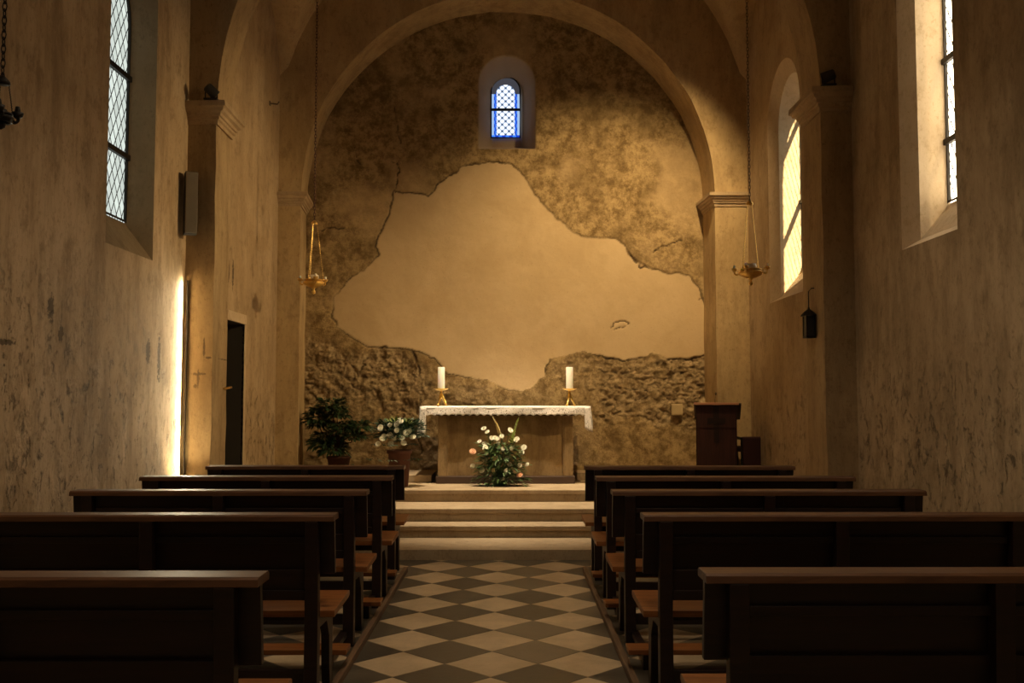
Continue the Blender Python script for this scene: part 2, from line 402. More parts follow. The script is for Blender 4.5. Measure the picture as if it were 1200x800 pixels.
plP = plaster('plaster_pilaster', (.38,.27,.145), (.20,.13,.065), (.46,.34,.19), .9, stains=tuple(p1), axes='xz', bump=.008)
arch_wall('wall_arch_front', XL-.05, XR+.05, 8.7, (-2.71,2.755,zc1,1), (-2.73,2.76,zc1,1), yf1, yb1, plP)
zc2 = P(340,226,y=D2).z
plP2 = plaster('plaster_rear_pilaster', (.47,.335,.17), (.26,.17,.08), (.56,.41,.22), .9, axes='xz', bump=.008)
arch_wall('wall_arch_rear', BL-.05, BR+.05, 7.6, (-2.49,2.455,zc2,1), (-2.545,2.43,zc2,.985), lambda x: D2, lambda x: DB, plP2)
# capitals: a moulding swept along the front and the inner side of each pilaster
def moulding(name, path, prof, mat, zt, label=None):
    """path: plan points walked with the projection on the right-hand side"""
    pts = [Vector(p) for p in path]; n = len(pts); m = len(prof); vs = []
    for i, p in enumerate(pts):
        d0 = (pts[i]-pts[i-1]).normalized() if i else (pts[1]-pts[0]).normalized()
        d1 = (pts[i+1]-pts[i]).normalized() if i < n-1 else d0
        n0 = Vector((d0.y,-d0.x)); n1 = Vector((d1.y,-d1.x)); b = (n0+n1); b = b/(b.length_squared/2) if b.length > .1 else n0
        for o_, z in prof: q = p+b*o_; vs.append((q.x, q.y, zt+z))
    fs = [(i*m+j,(i+1)*m+j,(i+1)*m+j+1,i*m+j+1) for i in range(n-1) for j in range(m-1)]
    fs += [tuple(range(m)), tuple(range((n-1)*m, n*m))[::-1]]
    return struct(MB().add(vs, fs).build(name, mat))
prof1 = [(-.02,0),(.10,0),(.105,-.05),(.085,-.06),(.075,-.085),(.05,-.10),(.045,-.125),(.03,-.13),(.03,-.155),(.012,-.165),(.012,-.20),(-.02,-.20)]
capm = plaster('capital_stone', (.40,.29,.17), (.24,.16,.09), (.48,.36,.22), .4, bump=.003)
moulding('trim_1', [(XL, yf1(XL)), (-2.71, yf1(-2.71)), (-2.72, yb1(-2.71)), (BL-.02, yb1(-2.71))], prof1, capm, zc1L)
moulding('trim_2', [(BR+.02, yb1(2.76)), (2.757, yb1(2.76)), (2.755, yf1(2.755)), (XR, yf1(XR))], prof1, capm, zc1R)
prof2 = [(a*.8, b*.8) for a, b in prof1]
moulding('trim_3', [(BL, D2), (-2.49, D2), (-2.545, DB)], prof2, capm, zc2)
moulding('trim_4', [(2.43, DB), (2.455, D2), (BR, D2)], prof2, capm, zc2)
# vaults
plV = plaster('plaster_vault', (.52,.37,.19), (.30,.20,.095), (.60,.44,.25), .5, axes='xz')
mb = MB(); vs = []; NX, NY = 48, 40; cx = (BL+BR)/2; ax = (BR-BL)/2+.02; yc = (9.1+D2)/2; by = (D2-9.1)/2+.01
for j in range(NY+1):
    for i in range(NX+1):
        x = cx-ax+2*ax*i/NX; y = 8.9+(D2+.05-8.9)*j/NY
        t = min(1, abs((y-yc)/by)); z1 = 4.6+ax*math.sqrt(max(0, 1-((x-cx)/ax)**2)); z2 = 5.05+by*math.sqrt(1-t*t)
        vs.append((x, y, max(z1, z2)))
mb.add(vs, [(j*(NX+1)+i, j*(NX+1)+i+1, (j+1)*(NX+1)+i+1, (j+1)*(NX+1)+i) for j in range(NY) for i in range(NX)])
struct(mb.build('ceiling_chancel', plV, smooth=True, fix=False))
mb = MB(); vs = []; n_ = 32; R_ = (XR-XL)/2; cx = (XL+XR)/2
for yy in (Y0, 9.0):
    for k in range(n_+1): a = PI*k/n_; vs.append((cx-R_*math.cos(a), yy, 5.6+R_*math.sin(a)))
mb.add(vs, [(k,k+1,n_+1+k+1,n_+1+k) for k in range(n_)])
struct(mb.build('ceiling', plV, smooth=True, fix=False))
# shallow strip on the near left wall
e = P(41,467,x=XL+.035).y
struct(MB().box(XL-.02, XL+.035, Y0, e, 0, 5.6).build('trim_5', plL, bevel=.006))
# rear wall behind the camera, with an added glowing pane as fill
struct(MB().box(XL-.1, XR+.1, Y0-.2, Y0, 0, 8.8).build('wall_rear', plL))
rw = struct(empty('rear_fill_glow', (0, Y0+.02, 5)))
MB().add([(x, 0, z) for x, z in arch_outline(-.7,.7,-1.0,.4)], [tuple(range(23))]).build('window_pane', M['glassL'], rw)  # added emitter behind the camera, serves as dim fill
rw.location = (0, Y0+.03, 4.6)
# floor, pew platforms, steps
struct(MB().box(XL-.2, XR+.2, Y0-.2, 9.6, -.1, 0).build('floor', M['floor']))
Z1 = .03
for i, (a, b) in enumerate(((XL+.002, -.87), (.635, XR-.002))):
    struct(MB().box(a, b, .5, 8.0, 0, Z1).build('floor_platform', M['floor']))
tw = wood('strip_wood', (.10,.055,.028), (.17,.10,.05), .5, (12,1,12))
struct(MB().box(-.87, -.835, .5, 8.02, 0, Z1+.012).build('trim_6', tw, bevel=.004))
struct(MB().box(.60, .635, .5, 8.02, 0, Z1+.012).build('trim_7', tw, bevel=.004))
# steps from the photograph's edges
def znext(py, y): return P(600, py, y=y).z
def ynext(py, z): return P(600, py, z=z).y
edges = [656, 644, 630, 616.3, 611, 596, 588, 574]
zc = 0; lv = []
for k in range(0, 8, 2):
    yy = ynext(edges[k], zc); zn = znext(edges[k+1], yy); lv.append((yy, zc, zn)); zc = zn
STEPS = lv; ZA = zc
print('steps', lv, 'altar floor', ZA)
smat = M['step']
for k, (yy, z0, z1) in enumerate(lv):
    y1 = lv[k+1][0]+.05 if k < 3 else DB+.05
    mb = MB(); xa, xb = XL+.01, XR-.01
    if k >= 1: xa, xb = BL+.002, BR-.002
    if yy < 9.2: xa, xb = -2.705, 2.75
    if k == 0: xa, xb = XL+.01, XR-.01; y1 = 8.62
    # nosed slab over a recessed riser
    mb.box(xa, xb, yy+.02, y1, z0-.01 if k else 0, z1-.045)
    mb.box(xa, xb, yy, y1, z1-.045, z1)
    struct(mb.build('floor_step', smat, bevel=.006))
# fill of first slab up to the second riser inside the arch
struct(MB().box(-2.70, 2.745, 8.60, lv[1][0]+.06, 0, lv[0][2]-.0005).build('floor_step', smat))
yA_ = ynext(566.5, ZA); print('altar front y', yA_)
# last low predella round the altar
YP = yA_+.12
ZP = znext(556.5, YP)
struct(MB().box(-2.52, -.90, YP, DB+.05, ZA, ZP).build('floor_predella', smat, bevel=.006))
struct(MB().box(.80, 2.42, YP+.35, DB+.05, ZA, ZP).build('floor_predella', smat, bevel=.006))
struct(MB().box(-.90, .80, yA_+.72, DB+.05, ZA, ZP).build('floor_predella', smat))
print('predella', YP, ZP, 'wall base px should be 551')
# ------------------------------------------------------------------ back wall heightfield
def hash2(ix, iy, seed=0):
    h = (ix*374761393+iy*668265263+seed*974634777) & 0x7fffffff
    h = ((h ^ (h >> 13))*1274126177) & 0x7fffffff
    return ((h ^ (h >> 16)) & 0xffff)/65535.0
def vnoise(x, y, seed=0):
    ix = np.floor(x).astype(np.int64); iy = np.floor(y).astype(np.int64); fx = x-ix; fy = y-iy
    fx = fx*fx*(3-2*fx); fy = fy*fy*(3-2*fy)
    a = hash2(ix,iy,seed); b = hash2(ix+1,iy,seed); c = hash2(ix,iy+1,seed); d = hash2(ix+1,iy+1,seed)
    return a*(1-fx)*(1-fy)+b*fx*(1-fy)+c*(1-fx)*fy+d*fx*fy
def fbm(x, y, s, o=5, seed=0, g=.55):
    t = 0; A = 1; T = 0
    for k in range(o): t = t+A*vnoise(x*s, y*s, seed+k); T += A; A *= g; s *= 2.03
    return t/T
def worley(x, y, sx, sy, seed=0):
    X = x/sx; Y = y/sy; ix = np.floor(X).astype(np.int64); iy = np.floor(Y).astype(np.int64)
    f1 = np.full(x.shape, 9.); f2 = np.full(x.shape, 9.)
    for dx in (-1,0,1):
        for dy in (-1,0,1):
            cx_ = ix+dx; cy_ = iy+dy
            qx = cx_+.15+.7*hash2(cx_,cy_,seed)+.5*(cy_ & 1); qy = cy_+.25+.5*hash2(cx_,cy_,seed+5)
            d = np.sqrt((X-qx)**2+(Y-qy)**2); f2 = np.minimum(f2, np.maximum(f1, d)); f1 = np.minimum(f1, d)
    return f1, f2
x0, x1, z0, z1 = -2.60, 2.50, .40, 6.75; st = .0135
nx = int((x1-x0)/st)+1; nz = int((z1-z0)/st)+1
gx, gz = np.meshgrid(np.linspace(x0,x1,nx), np.linspace(z0,z1,nz)); X = gx.ravel(); Z = gz.ravel()
patch = [(463,225),(480,227),(502,229),(512,220),(522,210),(530,203),(539,197),(556,192),(574,190),(590,192),(600,194),(609,201),(617,212),(628,229),(639,242),(650,254),(661,264),(670,272),(682,277),(702,280),(721,279),(730,288),(739,299),(751,309),(765,316),(786,321),(808,322),(817,337),(824,351),(829,385),(829,416),(808,419),(786,420),(765,415),(748,419),(730,422),(708,418),(687,413),(665,415),(643,420),(637,430),(639,441),(625,452),(609,459),(595,456),(583,450),(570,445),(557,444),(540,441),(526,437),(517,428),(509,420),(495,413),(479,409),(455,407),(431,405),(412,395),(396,383),(391,370),(391,359),(394,347),(401,338),(413,326),(427,316),(436,308),(444,299),(442,288),(444,277),(450,265),(457,253),(459,240)]
pw = [(lambda q: (q.x, q.z))(P(a, b, y=DB)) for a, b in patch]
wx = X+(fbm(X,Z,9,4,11)-.5)*.07; wz = Z+(fbm(X,Z,9,4,21)-.5)*.07
def segdist(ax, az, bx, bz, X, Z):
    dx, dz = bx-ax, bz-az; t = np.clip(((X-ax)*dx+(Z-az)*dz)/(dx*dx+dz*dz), 0, 1); return np.hypot(X-ax-t*dx, Z-az-t*dz)
def sdf(poly, X, Z):
    d = np.full(X.shape, 9.); ins = np.zeros(X.shape, bool)
    for (ax, az), (bx, bz) in zip(poly, poly[1:]+poly[:1]):
        d = np.minimum(d, segdist(ax,az,bx,bz,X,Z))
        c = ((az > Z) != (bz > Z)) & (X < (bx-ax)*(Z-az)/(bz-az+1e-12)+ax); ins ^= c
    return np.where(ins, -d, d)
sd = sdf(pw, wx, wz)
pm = np.clip(.5-sd/.012, 0, 1)
def sm(v, a, b): t = np.clip((v-a)/(b-a), 0, 1); return t*t*(3-2*t)
def reg(poly, soft):
    return sm(sdf([(lambda q: (q.x, q.z))(P(a,b,y=DB)) for a,b in poly], X+(fbm(X,Z,2.5,4,31)-.5)*.45, Z+(fbm(X,Z,2.5,4,41)-.5)*.45), soft, -soft)
rub = np.maximum(reg([(355,395),(400,402),(480,415),(500,450),(492,505),(440,480),(400,470),(355,500)], .10),
                 reg([(700,425),(845,415),(845,520),(790,500),(700,490)], .08))
rub = np.maximum(rub, .75*reg([(640,425),(700,420),(700,470),(650,450)], .08))
rub = np.maximum(rub, .55*reg([(480,440),(560,450),(600,475),(480,475)], .08))
rub = np.maximum(rub, .45*reg([(350,440),(510,440),(510,560),(350,560)], .2))*(1-pm)
rubu = .35*sm(fbm(X,Z,1.6,4,51), .52, .66)*(1-pm)*(Z > 2.4)
cr = np.zeros(X.shape)
def crack(pts, wd, fade=None):
    global cr
    q = [(lambda r: (r.x, r.z))(P(a,b,y=DB)) for a,b in pts]; d = np.full(X.shape, 9.)
    jx = X+(fbm(X,Z,14,3,61)-.5)*.07; jz = Z+(fbm(X,Z,14,3,71)-.5)*.07
    for (a,b),(c,d_) in zip(q[:-1],q[1:]): d = np.minimum(d, segdist(a,b,c,d_,jx,jz))
    cr = np.maximum(cr, (1-sm(d, wd*.3, wd*.95))*sm(fbm(X,Z,6,3,77),.30,.48))
crack([(463,225),(467,200),(465,185),(470,170),(466,150),(462,110)], .011)
crack([(465,192),(456,190)], .01)
crack([(378,270),(390,268),(402,267)], .02)
crack([(483,411),(490,425),(493,450),(492,480),(490,510),(494,530)], .018)
crack([(700,418),(720,420)], .01)
crack([(717,382),(722,378),(730,377),(738,380),(733,384),(720,385)], .010)
crack([(765,296),(778,288),(800,281)], .016)
crack([(736,296),(745,306),(752,312),(762,315)], .02)
crack([(415,170),(420,190),(432,200)], .006)
crack([(700,450),(730,455),(757,458)], .012)
crack([(820,350),(838,350)], .012)
# crack that follows the patch's edge, strong to the left and below
ang = fbm(X,Z,1.1,3,81); left = sm(-X, -.2, .35); low = sm(3.2-Z, 0, .8)
es = np.clip(np.maximum(left, low*.9)+.15, 0, 1)*sm(ang, .24, .42)
ec = (1-sm(np.abs(sd-.006), .003, .014))*np.clip(es+.12, 0, 1)
cr = np.maximum(cr, ec)
f1, f2 = worley(X+.05*fbm(X,Z,5,3,91), Z+.05*fbm(X,Z,5,3,95), .19, .085, 3); mort = 1-sm(f2-f1, .04, .22)
f3, f4 = worley(X+.04*fbm(X,Z,9,3,92), Z, .075, .05, 9); peb = 1-sm(f4-f3, .03, .25)
n1 = fbm(X,Z,12,5,101)-.5; n2 = fbm(X,Z,3,5,111)-.5
H = np.zeros(X.shape)                                     # towards the nave is positive
H += (1-pm)*(.012+.010*n1+.020*n2)*(1-.4*rub)
H += pm*(.003*n1+.010*n2)
rg = 1-np.abs(fbm(X*1.0,Z*1.7,9,6,131,.62)-.5)*2; rg = sm(rg,.86,1.0)
H += rub*(.085*n1-.008*mort-.006*peb-.020*rg-.006+.02*n2)
H += rubu*(.045*n1-.003*peb-.006*rg)
H -= cr*.022
# recessed window niche: wide splay to a flat back
cxw = P(594,120,y=DB).x; hw = 34*DB/F; zb_ = P(594,174.5,y=DB).z; zt_ = P(594,65.5,y=DB).z; zsp = zt_-hw
dz_ = np.maximum(Z-zsp, 0); inside = np.where(Z > zsp, hw-np.hypot(X-cxw, dz_*1.0), hw-np.abs(X-cxw)); inside = np.minimum(inside, (Z-zb_)*1.3)
spl = np.clip(inside/.165, 0, 1); H = np.where(inside > 0, H*(1-spl)-.42*spl-.012, H)
niche = sm(inside, -.01, .01)
Yv = DB-H
me = bpy.data.meshes.new('wall_back')
idx = (np.arange(nz-1)[:,None]*nx+np.arange(nx-1)[None,:]).ravel()
quads = np.stack([idx, idx+1, idx+nx+1, idx+nx], 1)
me.from_pydata(np.stack([X, Yv, Z], 1).tolist(), [], quads.tolist())
for nm, arr in (('patch', pm), ('rubble', rub), ('crack', cr), ('niche', niche), ('mortar', np.maximum(rg, mort*.35))):
    at = me.attributes.new(nm, 'FLOAT', 'POINT'); at.data.foreach_set('value', arr.astype(np.float32))
me.polygons.foreach_set('use_smooth', [True]*len(me.polygons))
n = NT('plaster_back')
def att(nm): return n.n('Attribute', {'attribute_name': nm}).outputs['Fac']
b1 = n.noise(1.3, detail=8, rough=.66, dist=.4, loc=(2,0,9)); b2 = n.noise(6, detail=10, rough=.8, loc=(4,1,1)); b3 = n.noise(38, detail=4, rough=.7)
b4 = n.noise(.7, detail=3, loc=(6,3,3)); st_ = n.noise(2.0, (3,3,.5), 5, .6)
old = n.mix(n.smooth(b2, .38, .62), (.17,.11,.045), (.47,.335,.165))
old = n.mix(n.math('MULTIPLY', n.smooth(b1, .45, .68), .65), old, (.15,.098,.042))
old = n.mix(n.math('MULTIPLY', n.smooth(b4, .52, .62), .55), old, (.58,.42,.23))
new = n.mix(n.smooth(b1, .35, .65), (.50,.365,.205), (.57,.425,.25)); new = n.mix(n.math('MULTIPLY', n.smooth(b2, .5, .7), .18), new, (.40,.28,.15))
rb = n.mix(n.smooth(b2, .38, .62), (.24,.165,.08), (.47,.35,.20)); rb = n.mix(n.math('MULTIPLY', att('mortar'), .65), rb, (.17,.115,.055))
c = n.mix(att('rubble'), old, rb); c = n.mix(att('patch'), c, new)
c = n.mix(n.math('MULTIPLY', n.smooth(b3, .58, .74), .35), c, (.16,.10,.05))
c = n.mix(n.math('MULTIPLY', att('crack'), .85), c, (.045,.028,.014))
c = n.mix(att('niche'), c, (.42,.31,.20))
n.fin(c, .93, 0, .2, n.bump(n.math('ADD', b2, n.math('MULTIPLY', b3, .4)), .018, n.math('SUBTRACT', 1.0, n.math('MULTIPLY', att('patch'), .75))))
me.materials.append(n.m)
wb = bpy.data.objects.new('wall_back', me); C.objects.link(wb); struct(wb)
# stained glass in the niche
def stained():
    n = NT('stained_glass'); sep = n.n('SeparateXYZ', Vector=n.co); x, z = sep.outputs[0], sep.outputs[2]
    a = n.math('DIVIDE', n.math('ADD', x, z), .088); b = n.math('DIVIDE', n.math('SUBTRACT', x, z), .088)
    def d(q): r = n.math('FRACT', n.math('ADD', q, 50.5)); return n.math('ABSOLUTE', n.math('SUBTRACT', r, .5))
    r = n.math('SQRT', n.math('ADD', n.math('POWER', d(a), 2), n.math('POWER', d(b), 2)))
    c = n.ramp(r, [(0,(1,1,1)),(.40,(.95,.98,1)),(.50,(.25,.38,.65)),(.62,(.03,.04,.05))])
    ax = n.math('ABSOLUTE', x)
    bl = n.n('TexChecker', Vector=n.co, Scale=22.0, Color1=(.01,.05,.55,1), Color2=(.05,.22,.9,1)).outputs[0]
    edge_ = n.math('GREATER_THAN', ax, .118)
    c = n.mix(edge_, c, bl)
    c = n.mix(n.math('GREATER_THAN', ax, .152), c, (.35,.5,.75))
    c = n.mix(n.math('LESS_THAN', z, .035), c, bl)
    top = n.math('GREATER_THAN', n.math('SQRT', n.math('ADD', n.math('POWER', x, 2), n.math('POWER', n.math('MAXIMUM', n.math('SUBTRACT', z, .58), 0), 2))), .125)
    c = n.mix(n.math('MULTIPLY', top, n.math('GREATER_THAN', z, .58)), c, (.05,.05,.06))
    em = n.n('Emission', Color=c, Strength=WIN_B).outputs[0]; n.L(em, n.out.inputs[0]); return n.m
yb_ = DB+.40; q0 = P(592.5,161.5,y=yb_); q1 = P(592.5,90,y=yb_); hw2 = 17.2*yb_/F
sw = struct(empty('window_5', (q0.x, yb_, q0.z))); zz = q1.z-q0.z
ol = arch_outline(-hw2, hw2, 0, zz-hw2)
MB().add([(a, 0, b) for a, b in ol], [tuple(range(len(ol)))]).build('stained_glass', stained(), sw)
mb = MB(); mb.tube([(a, -.01, b) for a, b in ol]+[(ol[0][0], -.01, ol[0][1])], .010, 6); mb.build('lead_frame', M['iron'], sw)
zbar = P(592,128.5,y=yb_-.03).z-q0.z
MB().box(-hw2, hw2, -.045, -.015, zbar-.014, zbar+.014).build('saddle_bar', M['iron'], sw)
# ------------------------------------------------------------------ pews
def make_pew(wd, kneel):
    r = empty('pew', (0,0,0)); h = .90-Z1
    # local: x 0..wd, y 0 = far edge of top rail, -y towards the viewer (back side)
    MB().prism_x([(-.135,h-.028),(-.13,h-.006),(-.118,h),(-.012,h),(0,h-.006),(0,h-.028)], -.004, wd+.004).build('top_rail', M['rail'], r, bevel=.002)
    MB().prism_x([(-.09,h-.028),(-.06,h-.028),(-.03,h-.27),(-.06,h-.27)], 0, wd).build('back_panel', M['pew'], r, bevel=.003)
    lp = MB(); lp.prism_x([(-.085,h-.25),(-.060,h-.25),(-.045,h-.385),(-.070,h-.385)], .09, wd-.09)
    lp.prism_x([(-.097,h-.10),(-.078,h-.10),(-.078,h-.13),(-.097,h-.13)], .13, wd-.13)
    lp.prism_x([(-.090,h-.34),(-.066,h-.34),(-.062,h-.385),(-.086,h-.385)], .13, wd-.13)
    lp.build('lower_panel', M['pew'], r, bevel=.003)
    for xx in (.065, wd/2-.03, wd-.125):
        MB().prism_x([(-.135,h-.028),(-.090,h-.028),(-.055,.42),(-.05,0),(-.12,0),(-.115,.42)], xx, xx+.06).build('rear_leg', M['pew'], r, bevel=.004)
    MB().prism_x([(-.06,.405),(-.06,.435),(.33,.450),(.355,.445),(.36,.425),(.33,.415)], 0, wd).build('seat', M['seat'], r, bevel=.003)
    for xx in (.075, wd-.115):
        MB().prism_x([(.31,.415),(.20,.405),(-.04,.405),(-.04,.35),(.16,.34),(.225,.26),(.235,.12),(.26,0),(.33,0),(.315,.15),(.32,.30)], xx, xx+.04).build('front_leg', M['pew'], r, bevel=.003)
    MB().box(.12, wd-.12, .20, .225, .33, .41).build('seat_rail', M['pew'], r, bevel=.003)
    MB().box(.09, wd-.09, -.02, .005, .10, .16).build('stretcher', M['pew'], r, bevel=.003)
    if kneel:
        k = MB(); k.box(.02, wd-.02, -kneel-.12, -kneel+.02, .085, .112); k = k.build('kneeler', M['seat'], r, bevel=.004)
        for xx in (.10, wd/2-.02, wd-.14):
            b = MB(); b.box(xx, xx+.04, -kneel-.08, -kneel-.03, 0, .085); b.box(xx, xx+.04, -kneel-.05, -.08, .055, .085); b.build('kneeler_bracket', M['pew'], k)
    return r
def pew_at(side, py, px, wd, kneel, label, src=None):
    o = copy_tree(src) if src else make_pew(wd, kneel)
    q = P(px, py, z=.90)
    o.location = (q.x-wd if side == 'L' else q.x, q.y, Z1)
    tag(o, label, 'pew', 'wooden pews left of the aisle' if side == 'L' else 'wooden pews right of the aisle'); print('pew', side, q.x, q.y)
    return o
# left row, near to far
a = pew_at('L', 667.5, 314, 1.67, .50, 'dark wooden pew nearest the camera on the left of the aisle')
pew_at('L', 599.5, 396, 1.67, .50, 'dark wooden pew left of the aisle, second from the camera', a)
pew_at('L', 572.5, 432.5, 1.67, .50, 'dark wooden pew left of the aisle, middle one of its five', a)
b = pew_at('L', 556.5, 461, 1.68, .34, 'dark wooden pew left of the aisle, directly behind the frontmost pew')
pew_at('L', 544.5, 475, 1.53, .34, 'dark wooden front pew left of the aisle, nearest the altar steps')
a = pew_at('R', 663.5, 819, 1.77, .50, 'dark wooden pew nearest the camera on the right of the aisle')
pew_at('R', 599.5, 751, 1.77, .50, 'dark wooden pew right of the aisle, second from the camera', a)
pew_at('R', 572.5, 716, 1.77, .50, 'dark wooden pew right of the aisle, middle one of its five', a)
b = pew_at('R', 557, 697.5, 1.72, .34, 'dark wooden pew right of the aisle, directly behind the frontmost pew')
pew_at('R', 545, 685, 1.61, .34, 'dark wooden front pew right of the aisle, below the lectern')
# ------------------------------------------------------------------ altar
aL, aR = P(513,520,y=yA_).x, P(671.5,520,y=yA_).x; AX = (aL+aR)/2; AW = (aR-aL)/2; AD = .66
ztop = P(600,476.5,y=yA_-.03).z
al = tag(empty('altar', (AX, yA_, ZA)), 'ochre stone altar with a recessed front panel under the lace cloth', 'altar')
ht = ztop-ZA
MB().box(-AW-.02, AW+.02, -.02, AD, 0, .085).build('plinth', M['plinth'], al, bevel=.006)
bd = MB(); bd.box(-AW+.10, AW-.10, .035, AD-.02, .085, ht-.10)
bd.box(-AW, -AW+.10, .0, AD, .085, ht-.10); bd.box(AW-.10, AW, .0, AD, .085, ht-.10)
bd.box(-AW+.10, -AW+.115, .012, .05, .085, ht-.10); bd.box(AW-.115, AW-.10, .012, .05, .085, ht-.10)
bd.box(-AW+.10, AW-.10, .02, .05, ht-.16, ht-.10)
bd.build('altar_body', M['altar'], al, bevel=.004)
cl, cr_ = P(492,480,y=yA_-.03).x-AX, P(692,480,y=yA_-.03).x-AX
MB().box(-AW-.03, AW+.03, -.03, AD, ht-.10, ht-.065).build('cornice', M['plinth'], al, bevel=.004)
MB().box(cl+.02, cr_-.02, -.03, AD+.02, ht-.065, ht-.008).build('altar_top', M['altar'], al, bevel=.004)
# cloth
ct = tag(empty('altar_cloth', (AX, yA_, ZA+ht)), 'white lace-edged cloth draped over the altar top', 'altar cloth')
mb = MB(); N = 60
def strip(mb, top, bot, sc=0, n=N, m=6, wave=.006, axis=1):
    vs = []
    for j in range(m+1):
        for i in range(n+1):
            s = i/n; a = top[0].lerp(top[1], s); b = bot[0].lerp(bot[1], s)
            b = b+Vector((0,0,1))*sc*abs(math.sin(s*PI*n/5)); q = a.lerp(b, j/m)
            off = wave*(j/m)*math.sin(s*19+j*.4)+wave*.5*(j/m)*math.sin(s*47)
            q = q+(Vector((0,off,0)) if axis == 1 else Vector((off,0,0))); vs.append(q)
    mb.add(vs, [(j*(n+1)+i, j*(n+1)+i+1, (j+1)*(n+1)+i+1, (j+1)*(n+1)+i) for j in range(m) for i in range(n)])
yf_, yk = -.045, AD+.03
V = Vector
mb.box(cl, cr_, yf_+.003, yk, -.004, .006)
top = mb.build('cloth_top', M['cloth'], ct, bevel=.004)
lz = MB(); strip(lz, (V((cl+.01,yf_,.004)), V((cr_-.01,yf_,.004))), (V((cl+.01,yf_-.008,-.105)), V((cr_-.01,yf_-.008,-.105))), .018, 120)
o = lz.build('lace_trim', M['lace'], ct, smooth=True); s_ = o.modifiers.new('s', 'SOLIDIFY'); s_.thickness = .003
lz = MB(); strip(lz, (V((cl,yf_,.003)), V((cr_,yf_,.003))), (V((cl,yf_-.002,-.028)), V((cr_,yf_-.002,-.028))), 0, 60, 2, .001)
o = lz.build('cloth_hem', M['cloth'], ct, smooth=True); s_ = o.modifiers.new('s', 'SOLIDIFY'); s_.thickness = .004
for sx, xx, dz_ in ((-1, cl, -.36), (1, cr_, -.29)):
    mb = MB(); strip(mb, (V((xx,yf_,.004)), V((xx,yk,.004))), (V((xx+sx*.02-.0,yf_-.0,dz_)), V((xx+sx*.01,yk,dz_+.02))), .012, 30, 8, .018, 0)
    o = mb.build('side_drop', M['cloth'], ct, smooth=True); s_ = o.modifiers.new('s', 'SOLIDIFY'); s_.thickness = .004
    mb = MB(); strip(mb, (V((xx,yf_,.004)), V((xx-sx*.075,yf_-.004,.004))), (V((xx+sx*.02,yf_-.004,dz_)), V((xx-sx*.065,yf_-.01,dz_+.03))), .012, 8, 8, .008, 1)
    o = mb.build('lace_trim', M['lace'], ct, smooth=True); s_ = o.modifiers.new('s', 'SOLIDIFY'); s_.thickness = .004
# candles
def candlestick(px, lab):
    q = P(px, 474, y=yA_+.15); z0 = ZA+ht+.010
    r = tag(empty('candlestick', (q.x, yA_+.15, z0)), 'squat brass candlestick on the '+lab+' end of the altar', 'candlestick', 'altar candlesticks')
    hh = P(px,456,y=yA_+.15).z-z0
    mb = MB()
    for k in range(3):
        a = PI/2*1.0+2*PI*k/3+.5
        mb.tube([(0,0,hh*.72),(.02*math.cos(a),.02*math.sin(a),hh*.5),(.055*math.cos(a),.055*math.sin(a),.012),(.068*math.cos(a),.068*math.sin(a),.0085)], [.017,.015,.013,.015], 8)
    mb.build('tripod_foot', M['brass'], r, smooth=True)
    MB().lathe([(.010,hh*.55),(.020,hh*.65),(.012,hh*.75),(.016,hh*.86),(.012,hh*.92)], n=16).build('stem', M['brass'], r, smooth=True)
    MB().lathe([(.012,hh*.90),(.05,hh*.95),(.082,hh*1.02),(.084,hh*1.05),(.074,hh*1.04),(.046,hh*.99),(.045,hh*1.0)], n=28).build('drip_pan', M['brass'], r, smooth=True)
    zc_ = z0+hh*1.0+.0005; top_ = P(px,430,y=yA_+.15).z; H_ = top_-zc_
    c = tag(empty('candle', (q.x, yA_+.15, zc_)), 'thick cream pillar candle on the '+lab+' brass candlestick', 'candle', 'altar candles')
    MB().lathe([(.040,0),(.041,.01),(.0405,H_*.97),(.036,H_),(.018,H_-.006),(.0,H_-.008)], n=28).build('wax', M['wax'], c, smooth=True)
    MB().tube([(0,0,H_-.01),(.001,0,H_+.008),(.004,0,H_+.014)], .0018, 6).build('wick', M['wick'], c)
candlestick(517, 'left'); candlestick(667.5, 'right')
# ------------------------------------------------------------------ plants
def leaf(mb, base, d, L, W, droop=.25, seg=3):
    d = Vector(d).normalized(); s = d.cross(Vector((0,0,1))); s = s.normalized() if s.length > .01 else Vector((1,0,0))
    s = (s+Vector((random.uniform(-.4,.4),random.uniform(-.4,.4),random.uniform(-.4,.4)))).normalized()
    prof = [.0,.8,1.0,.65,.0]; pts = []; n = len(prof)
    for i in range(n):
        t = i/(n-1); c = Vector(base)+d*L*t-Vector((0,0,1))*droop*L*t*t; wv = W*prof[i]/2
        pts += [c-s*wv+Vector((0,0,wv*.25)), c-Vector((0,0,.0)), c+s*wv+Vector((0,0,wv*.25))]
    mb.add(pts, [(3*i+k, 3*i+k+1, 3*i+k+4, 3*i+k+3) for i in range(n-1) for k in (0,1)])
def rnd_dir(up=.2):
    a = random.uniform(0, 2*PI); z = random.uniform(-.5+up, .7+up); return Vector((math.cos(a), math.sin(a), z)).normalized()
def bloom(r, petals=14, layers=3):
    mb = MB()
    for l in range(layers):
        k = petals-l*3; rr = r*(1-l*.28)
        for i in range(k):
            a = 2*PI*(i+.5*l)/k; d = Vector((math.cos(a), math.sin(a), .15+l*.55)).normalized()
            s = Vector((-math.sin(a), math.cos(a), 0)); w_ = rr*.34
            mb.add([d*rr*.15, d*rr*.6-s*w_, d*rr, d*rr*.6+s*w_], [(0,1,2,3)])
    mb.lathe([(r*.30,0),(r*.28,r*.25),(r*.12,r*.4)], (0,0,0), 8)
    return mb
